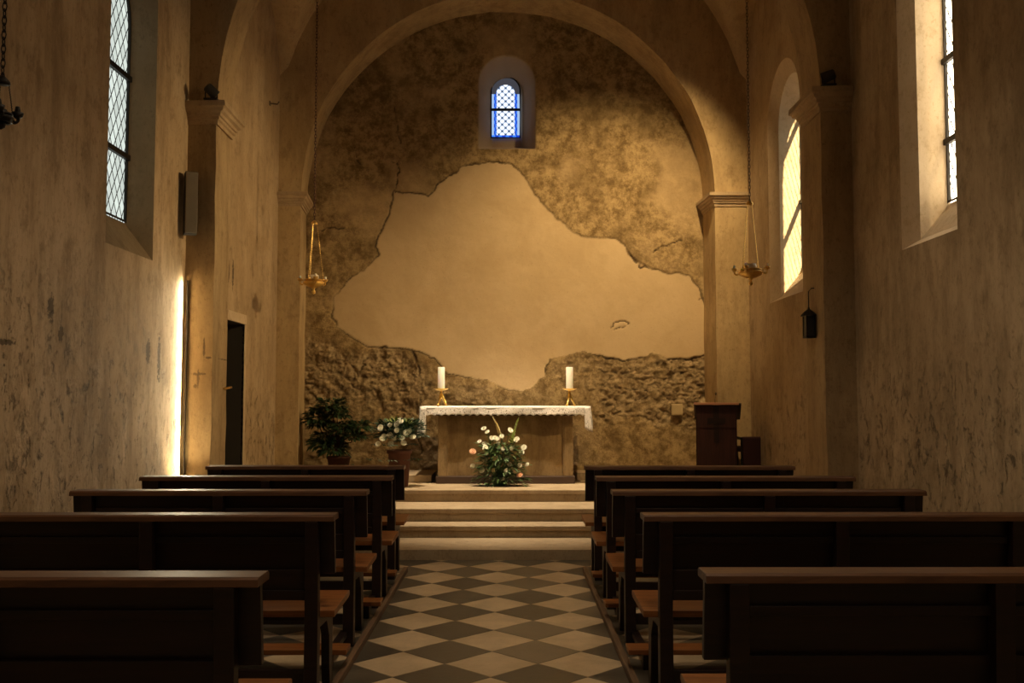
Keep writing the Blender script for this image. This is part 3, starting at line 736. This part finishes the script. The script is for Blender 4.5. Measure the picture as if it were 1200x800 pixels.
# white-flowered arrangement in front of the altar
fx = P(586,560,y=yA_-.15); fr_ = tag(empty('flower_arrangement', (fx.x, yA_-.27, ZA)), 'tall arrangement of white blooms and greenery on the step before the altar', 'flower arrangement')
FO = Vector(fr_.location)
MB().lathe([(.06,0),(.085,.03),(.10,.09),(.095,.12),(.08,.115)], n=24).build('bowl', M['green_bowl'], fr_, smooth=True)
fmb = MB(); stm = MB()
blooms = [(567,502),(571,506),(562,517),(568,520),(569,524),(568,525),(570,531),(576,513),(580,513),(583,514),(584,520),(588,511),(598,504),(600,525),(606,514),(614,524),(611,530),(589,526),(568,538),(554,529),(554,546),(565,551),(580,537),(594,537),(597,544),(579,551),(593,551),(609,545),(618,544),(609,556),(589,560),(604,516)]
cream = {22: 'petal_cream', 25: 'petal_cream', 19: 'petal_peach', 29: 'petal_peach'}
src = {}
for k, (a, b) in enumerate(blooms):
    dd = yA_-.27-.10*random.random()-.06*(1-abs(a-586)/40); q = P(a, b, y=dd)-FO
    mat = cream.get(k, 'petal'); r = .034 if mat == 'petal' else .038
    if mat not in src:
        o = bloom(r).build('flower', M[mat], fr_); src[mat] = o
    else:
        o = src[mat].copy(); C.objects.link(o)
    o.location = q; o.rotation_euler = (random.uniform(.7,1.3), random.uniform(-.5,.5), random.uniform(-.6,.6)); s = random.uniform(.8,1.15); o.scale = (s,s,s*1.0)
    stm.tube([(0,0,.10), (q.x*.45, q.y*.6, .10+(q.z-.10)*.6), (q.x, q.y+.01, q.z)], .003, 5)
    for _ in range(14):
        t = random.random(); leaf(fmb, (q.x*t+random.uniform(-.03,.03), q.y*t+random.uniform(0,.04), .08+(q.z-.08)*t*.95), rnd_dir(.3), random.uniform(.05,.10), random.uniform(.014,.03))
for _ in range(900):
    a = random.uniform(0, PI*2); rr = .23*math.sqrt(random.random()); zz = random.uniform(.02,.46)
    rr *= 1.1-.8*zz; leaf(fmb, (rr*math.cos(a)*1.15, rr*math.sin(a)*.6-.02, zz), (math.cos(a), math.sin(a)*.7, random.uniform(-.3,.7)), random.uniform(.05,.11), random.uniform(.012,.03), .4)
fmb.build('foliage', M['leaf'], fr_); stm.build('stems', M['leaf'], fr_)
for pts, c in (([(584,545),(586,512),(582,498),(577,488)], 1), ([(596,545),(599,520),(602,508),(606,495),(608,489)], 2)):
    w3 = [P(a, b, y=yA_-.31)-FO for a, b in pts]; sp = MB()
    for i in range(70):
        t = (i/69)**.9; u = 1.0+t*(len(w3)-2)-.0001; k = int(u); q = w3[k].lerp(w3[k+1], u-k)
        a = i*2.4; r = (.022*(1-t)+.004)*(1 if c == 1 else 1.2)
        for d in (0, .9): leaf(sp, q, (math.cos(a+d), math.sin(a+d), .8), r*1.5, r*(1.1 if c == 1 else .9), .1)
    sp.tube(w3, .004, 6); sp.build('flower_spike', M['petal_cream'] if c == 1 else M['spike'], fr_)
# potted chrysanthemum
q = P(468,553,z=ZP); py_ = yA_-.36
q = P(468,545,y=py_); pr = tag(empty('potted_flowers', (q.x, py_, ZA)), 'pot of white chrysanthemums with arching leaves left of the altar', 'potted plant')
PO = Vector(pr.location); zt_p = P(468,527,y=py_).z-ZA
MB().lathe([(.095,0),(.10,.01),(.122,zt_p-.04),(.138,zt_p-.04),(.140,zt_p),(.125,zt_p),(.12,zt_p-.02)], n=28).build('pot', M['terracotta'], pr, smooth=True)
fm = MB(); rng = random.Random(4); random.seed(4)
cz = P(468,510,y=py_).z-ZA
for _ in range(1500):
    d = rnd_dir(.35); r = random.uniform(.35,1)
    b = Vector((d.x*.29*r, d.y*.20*r, cz+.01+d.z*.23*r)); leaf(fm, b, d+Vector((0,0,.2)), random.uniform(.04,.08), random.uniform(.015,.028), .4)
o = fm.build('foliage', M['leaf_dark'], pr)
lm = MB()
for _ in range(34):
    a = random.uniform(0, 2*PI); L = random.uniform(.28,.42)*(.6 if math.cos(a) > .2 else 1)
    for kk in range(6):
        t = kk/5; pt = Vector((math.cos(a)*L*t, math.sin(a)*L*t*.7, zt_p+.12+.16*math.sin(t*2.6)-.30*t*t))
        for sgn in (-1,1): leaf(lm, pt, (math.cos(a+sgn*.9), math.sin(a+sgn*.9), 0), .07*(1.1-t*.6), .012, .5)
lm.build('arching_leaves', M['leaf_dark'], pr)
lm = MB()
for _ in range(90):
    d = rnd_dir(.8); leaf(lm, Vector((d.x*.16, d.y*.12, cz+.06+abs(d.z)*.1)), d+Vector((0,0,.6)), random.uniform(.06,.11), .014, .2)
lm.build('light_leaves', M['leaf_light'], pr)
f0 = None
for a, b in [(469,493),(457,498),(446,501),(465,504),(476,507),(450,511),(457,510),(471,513),(462,513),(480,505),(448,514),(458,520),(473,519),(484,512),(443,520),(465,497)]:
    dd = py_-.20+.05*random.random(); q = P(a, b, y=dd)-PO
    if f0 is None: o = bloom(.032, 16, 4).build('flower', M['petal'], pr); f0 = o
    else: o = f0.copy(); C.objects.link(o)
    o.location = q; o.rotation_euler = (random.uniform(.8,1.4), random.uniform(-.4,.4), random.uniform(-.5,.5)); s = random.uniform(1.0,1.3); o.scale = (s,s,s)
# shrub
sy = yA_+.45; q = P(397,540,y=sy); sh = tag(empty('potted_shrub', (q.x, sy, ZP)), 'dark leafy indoor shrub against the flaking wall beside the left rear pilaster', 'potted plant')
SO = Vector(sh.location)
MB().lathe([(.10,0),(.11,.01),(.135,.17),(.145,.17),(.145,.2),(.13,.2),(.125,.18)], n=24).build('pot', M['terracotta'], sh, smooth=True)
clusters = [(388,476,.15),(374,492,.16),(402,503,.15),(420,500,.12),(384,515,.16),(415,512,.11),(372,497,.10),(395,486,.12),(392,528,.15),(376,522,.12),(371,482,.05)]
fm = MB(); sm_ = MB()
for a, b, r in clusters:
    c = P(a, b, y=sy+random.uniform(-.08,.08))-SO
    sm_.tube([(0,0,.17), (c.x*.25, c.y*.3, .2+c.z*.35), (c.x*.8, c.y*.8, c.z*.85), tuple(c)], [.014,.011,.007,.004], 6)
    for _ in range(int(420*r/.13*.5)):
        d = rnd_dir(.25); rr = r*random.random()**.4
        leaf(fm, c+Vector((d.x*rr*1.05, d.y*rr*.8, d.z*rr*.8)), d+Vector((0,0,.1)), random.uniform(.06,.11), random.uniform(.02,.036), .5)
fm.build('foliage', M['leaf_dark'], sh); sm_.build('stem', M['bark'], sh, smooth=True)
q = P(411,545,y=sy-.05)
sp = tag(empty('small_pot_plant', (q.x+.03, sy-.30, ZA)), 'small dark pot plant at the foot of the leafy shrub', 'potted plant')
MB().lathe([(.05,0),(.075,.1),(.08,.1),(.08,.12),(.07,.12)], n=20).build('pot', M['green_bowl'], sp, smooth=True)
fm = MB()
for _ in range(160):
    d = rnd_dir(.6); leaf(fm, Vector((d.x*.05, d.y*.05, .12+.05*random.random())), d, random.uniform(.06,.12), .02, .3)
fm.build('foliage', M['leaf_dark'], sp)
# ------------------------------------------------------------------ lectern, chair, wall box
ly = 10.75; a = P(816,500,y=ly); b = P(863,500,y=ly); LX = (a.x+b.x)/2; LWd = (b.x-a.x)/2
zf = ZA; lt = P(838,472,y=ly).z-zf
le = tag(empty('lectern', (LX, ly, zf), -.2), 'dark red wooden lectern with sloping top right of the altar', 'lectern')
bd = MB(); bd.box(-LWd, LWd, 0, .02, .06, lt-.03); bd.box(-LWd, -LWd+.02, 0, .38, .06, lt-.14); bd.box(LWd-.02, LWd, 0, .38, .06, lt-.14)
bd.box(-LWd, LWd, 0, .38, lt-.30, lt-.27); bd.build('body', M['lectern'], le, bevel=.003)
MB().box(-LWd-.02, LWd+.02, -.02, .40, 0, .06).build('plinth', M['lectern'], le, bevel=.004)
MB().prism_x([(-.02,lt-.022),(-.02,lt),(.42,lt-.17),(.42,lt-.192)], -LWd-.02, LWd+.05).build('sloping_top', M['lectern'], le, bevel=.003)
MB().box(-LWd-.022, LWd+.022, -.034, -.012, lt-.022, lt+.004).build('front_edge', M['lectern_highlight'], le, bevel=.003)
mb = MB(); mb.add([(-.03,-.006,.48),(.03,-.006,.48),(.03,-.006,.69),(.10,-.006,.69),(.10,-.006,.75),(.03,-.006,.75),(.03,-.006,.88),(-.03,-.006,.88),(-.03,-.006,.75),(-.10,-.006,.75),(-.10,-.006,.69),(-.03,-.006,.69)],[tuple(range(12))]); mb.build('carved_cross', M['pew'], le, bevel=.002)
mc = tag(empty('microphone', (LX-.005, ly+.03, zf+lt-.015)), 'thin gooseneck microphone standing on the lectern top', 'microphone')
MB().lathe([(.025,-.003),(.025,.012),(.01,.018)], n=14).build('base', M['frame_dark'], mc)
MB().tube([(0,0,.01),(.0,0,.06),(.012,.01,.10)], .0045, 6).build('gooseneck', M['chainm'], mc, smooth=True)
MB().lathe([(.006,0),(.011,.01),(.011,.03),(.004,.036)], (.012,.01,.10), 10).build('capsule', M['chainm'], mc, smooth=True)
cy = 11.0; a = P(864,530,y=cy); b = P(894,530,y=cy); cw = (b.x-a.x); ctp = P(880,511,y=cy).z-ZA
ch = tag(empty('celebrant_chair', ((a.x+b.x)/2+.04, cy, ZA)), 'low dark chair with dark red upholstery beside the lectern', 'chair')
MB().prism_x([(-.02,.10),(.03,.10),(.03,ctp-.02),(.0,ctp),(-.02,ctp-.02)], -cw/2+.015, cw/2-.02).build('backrest', M['velvet'], ch, bevel=.01)
MB().box(-cw/2, cw/2, .0, .34, .36, .42).build('seat', M['velvet'], ch, bevel=.012)
for sx in (-1,1):
    for yy in (0, .31): MB().box(sx*(cw/2-.02)-.018, sx*(cw/2-.02)+.018, yy-.018, yy+.018, 0, .37 if yy else ctp-.03).build('leg', M['frame_dark'], ch, bevel=.002)
    MB().box(sx*(cw/2-.02)-.018, sx*(cw/2-.02)+.018, 0, .33, .50, .53).build('armrest', M['frame_dark'], ch, bevel=.004)
q = P(793,480,y=DB-.03); wbx = tag(empty('junction_box', (q.x, DB-.05, q.z)), 'small beige square box on the rough back wall left of the lectern', 'wall box')
MB().box(-.07,.07,-.015,.05,-.07,.07).build('housing', M['box'], wbx, bevel=.006)
MB().box(-.058,.058,-.021,-.013,-.058,.058).build('cover', M['box'], wbx, bevel=.003)
# ------------------------------------------------------------------ hanging lamps
def chain_links(mb, z0, z1, rad, L=.045, mat=None):
    k = int((z1-z0)/(L*.78)); k = max(k, 2); s = (z1-z0)/k
    for i in range(k):
        c = (0,0,z0+s*(i+.5)); mb.torus(c, rad*1.5, rad*.45, 'x' if i % 2 else 'y', 8, 4, (1, s*.62/(rad*1.5), 1))
def hanging_lamp(px, ytop, ybot, yy, R, ztop, label, cmat, n_arm, phase, dark=False, tall=None):
    qt = P(px, ytop, y=yy); qb = P(px, ybot, y=yy); Hh = qt.z-qb.z
    br = M['iron'] if dark else M['brass']
    r = tag(empty('hanging_lamp', (qb.x, yy, qb.z)), label, 'hanging lamp')
    mb = MB(); chain_links(mb, Hh, ztop-qb.z, .007); mb.build('suspension_chain', cmat, r)
    MB().lathe([(.006,Hh+.03),(.02,Hh+.015),(.034,Hh),(.036,Hh-.015),(.02,Hh-.02)], n=16).build('crown_cap', br, r, smooth=True)
    bz = .42*R*1.6
    bowl_top = bz+.30*R
    MB().lathe([(.0,.0),(.018,.012),(.022,.03),(.010,.05),(.016,.065),(.030,.078),(.018,.092),(.05,bz*.72),(.40*R,bz*.80),(.66*R,bz),(.74*R,bz+.16*R),(.66*R,bz+.22*R),(.62*R,bz+.24*R),(.58*R,bowl_top),(.62*R,bowl_top+.01),(.52*R,bowl_top),(.45*R,bz)], n=28).build('bowl', br, r, smooth=True)
    MB().lathe([(.30*R,bz+.2*R),(.36*R,bz+.5*R),(.33*R,bz+.66*R),(.30*R,bz+.64*R),(.28*R,bz+.3*R)], n=18).build('oil_cup', M['glasscup'] if not dark else M['iron'], r, smooth=True)
    mb = MB(); mb.torus((0,0,bowl_top+.004), .62*R, .006, 'z', 28, 6)
    mb.build('rim', br, r, smooth=True)
    for k in range(n_arm):
        a = phase+2*PI*k/n_arm; c, s = math.cos(a), math.sin(a)
        ch_ = MB(); p0 = Vector((c*.028, s*.028, Hh-.01)); p1 = Vector((c*.66*R, s*.66*R, bowl_top)); m_ = 26
        for i in range(m_):
            t0 = p0.lerp(p1, i/m_); t1 = p0.lerp(p1, (i+.85)/m_); ch_.tube([t0, t0.lerp(t1,.5)+Vector((.0012*(-1)**i,.0012,0)), t1], [.0022,.0036,.0022], 4)
        ch_.build('lamp_chain', cmat if dark else M['brass'], r)
    for k in range(n_arm):
        a = phase+.55+2*PI*k/n_arm; c, s = math.cos(a), math.sin(a)
        ar = MB(); pts = [(c*.70*R, s*.70*R, bz+.10*R), (c*.86*R, s*.86*R, bz+.0*R), (c*1.0*R, s*1.0*R, bz+.10*R), (c*1.0*R, s*1.0*R, bz+.26*R)]
        ar.tube(pts, .006, 6); ar.lathe([(.010,0),(.024,.012),(.028,.03),(.022,.03)], (c*R, s*R, bz+.26*R), 12)
        ar.torus((c*.84*R, s*.84*R, bz+.20*R), .022, .004, 'y', 12, 5)
        ar = ar.build('candle_arm', br, r, smooth=True)
        hgt = .045 if not tall else tall
        MB().lathe([(.012,0),(.013,hgt*.6),(.010,hgt)], (c*R, s*R, bz+.26*R+.015), 10).build('candle_tube', M['iron'] if dark else M['wax'], ar, smooth=True)
    return r
hanging_lamp(367.5, 261, 345, 10.2, .155, 7.25, 'small gilded hanging lamp with candle arms before the left rear pilaster', M['chainred'], 3, 2.4)
hanging_lamp(880, 238, 335, 9.5, .165, 6.35, 'brass sanctuary lamp on chains beside the right chancel window', M['chainm'], 4, .5)
hanging_lamp(1, 95, 152, 4.6, .075, 8.0, 'dark iron hanging lamp at the upper left edge, near the nave wall', M['iron'], 3, .3, dark=True)
# ------------------------------------------------------------------ small fittings
# speaker on left pilaster
q0 = P(221,274,y=8.62); q1 = P(221,201,y=8.62)
spk = tag(empty('column_speaker', (q0.x, 8.66, q0.z)), 'slim grey column loudspeaker mounted on the left front pilaster', 'loudspeaker')
hs = q1.z-q0.z; spk.rotation_euler = (0, 0, .45)
MB().box(-.055,.055,-.05,.06,0,hs).build('cabinet', M['speaker_dark'], spk, bevel=.004)
MB().box(-.052,.052,-.062,-.048,.006,hs-.006).build('grille', M['speaker'], spk, bevel=.004)
MB().box(-.02,.02,.05,.14,hs*.45,hs*.55).build('bracket', M['iron'], spk)
# spotlights on the capitals and behind the arch, plus an added altar light
def spot(loc, tgt, label, energy, size, blend, r=.035, col=WARM, hang=False):
    o = tag(empty('spotlight', loc), label, 'spotlight')
    d = (Vector(tgt)-Vector(loc)).normalized(); rot = d.to_track_quat('Z', 'Y')
    zb = .19 if hang else 0
    MB().box(-.06,.06,-.04,.04,zb-.0,zb+.015).build('base', M['iron'], o)
    mb = MB(); mb.tube([(-.055,0,zb+.01),(-.055,0,.09)], .006, 6); mb.tube([(.055,0,zb+.01),(.055,0,.09)], .006, 6); mb.build('yoke', M['iron'], o)
    h = MB().lathe([(.03,-.06),(.045,-.05),(.048,.05),(.050,.055),(.045,.053),(.038,.02)], n=20).build('lamp_head', M['speaker_dark'], o, smooth=True)
    h.location = (0,0,.09); h.rotation_mode = 'QUATERNION'; h.rotation_quaternion = rot
    l = light('spot_lamp', 'SPOT', Vector(loc)+Vector((0,0,.09))+d*.07, energy, col, spot_size=size, spot_blend=blend, shadow_soft_size=r)
    l.rotation_euler = d.to_track_quat('-Z', 'Y').to_euler()
    return o
spot((2.05, 9.12, 5.95), P(682,378,y=DB), 'spotlight fixed behind the right half of the front arch, aimed at the back wall', SPOT_MAIN, math.radians(75), 1, .05, hang=True)
spot((-.6, 10.1, 6.95), (-.05, 10.55, .6), 'added unseen spotlight under the chancel vault, brightening the altar and steps', FILL_ALTAR, math.radians(36), .8, .03, (1,.82,.58), True)  # added out of view to brighten the cloth and treads
spot((2.80, 8.31, zc1R+.001), (-2.7, 10.0, 2.4), 'small dark spotlight standing on the right front capital', SPOT_R, math.radians(62), 1, .02)
spot((-2.74, 8.72, zc1L+.001), (.0, 11.1, 1.45), 'small dark spotlight standing on the left front capital', SPOT_L, math.radians(30), .9, .03)
# uplight in the corner of the left nave wall
up = tag(empty('uplight', (XL+.13, 8.52, 0)), 'slim standing light bar glowing in the corner by the left front pilaster', 'lamp')
MB().lathe([(.09,0),(.09,.015),(.015,.03)], n=20).build('base', M['iron'], up)
MB().tube([(0,0,.02),(0,0,.60)], .012, 8).build('pole', M['iron'], up)
MB().lathe([(.02,.58),(.055,.62),(.065,.68),(.058,.68),(.03,.63)], n=20).build('lamp_shade', M['iron'], up, smooth=True)
MB().box(-.105,-.091,.262,.280,.70,2.50).build('light_channel', M['iron'], up)
bar = light('light_bar', 'AREA', (XL+.035, 8.765, 1.6), BAR, (1,.86,.58), target=(XL-.12, 7.9, 1.6), shape='RECTANGLE', size=1.75, size_y=.02)
bar.data.size, bar.data.size_y = .02, 1.75
light('uplight_lamp', 'SPOT', (XL+.13, 8.52, .66), UPL, (1,.78,.42), target=(XL-.02, 8.72, 2.4), spot_size=math.radians(120), spot_blend=1, shadow_soft_size=.03)
# lantern on the right pilaster
q1 = P(953.5,362,x=2.74); q0 = P(953.5,396,x=2.74)
ln = tag(empty('wall_lantern', (2.70, q0.y, q0.z)), 'small black lantern hanging on the inner face of the right front pilaster', 'lantern')
hl = q1.z-q0.z
mb = MB(); mb.box(-.04,.04,-.055,.055,0,.02)
for sx in (-.036,.036):
    for sy_ in (-.05,.05): mb.box(sx-.005,sx+.005,sy_-.005,sy_+.005,0,hl*.78)
mb.lathe([(.075,hl*.76),(.07,hl*.80),(.04,hl*.92),(.012,hl),(.006,hl+.02)], n=4 if False else 12); mb.build('frame', M['iron'], ln)
MB().box(-.034,.034,-.048,.048,.02,hl*.78).build('glass', M['frame_dark'], ln)
mb = MB(); mb.tube([(0,0,hl),(0,0,hl+.16),(.03,0,hl+.19),(.06,0,hl+.19)], .005, 6); mb.build('hook', M['iron'], ln)
# bracket high on the bay's left wall
q = P(318,121,x=BL+.02); hk = tag(empty('wall_hook', (BL, q.y, q.z)), 'small pale metal hook high on the left chancel wall', 'wall hook')
mb = MB(); mb.tube([(0,0,0),(.09,-.0,-.01),(.11,0,.02)], .008, 6); mb.box(0,.01,-.02,.02,-.025,.025); mb.build('hook', M['chainm'], hk)
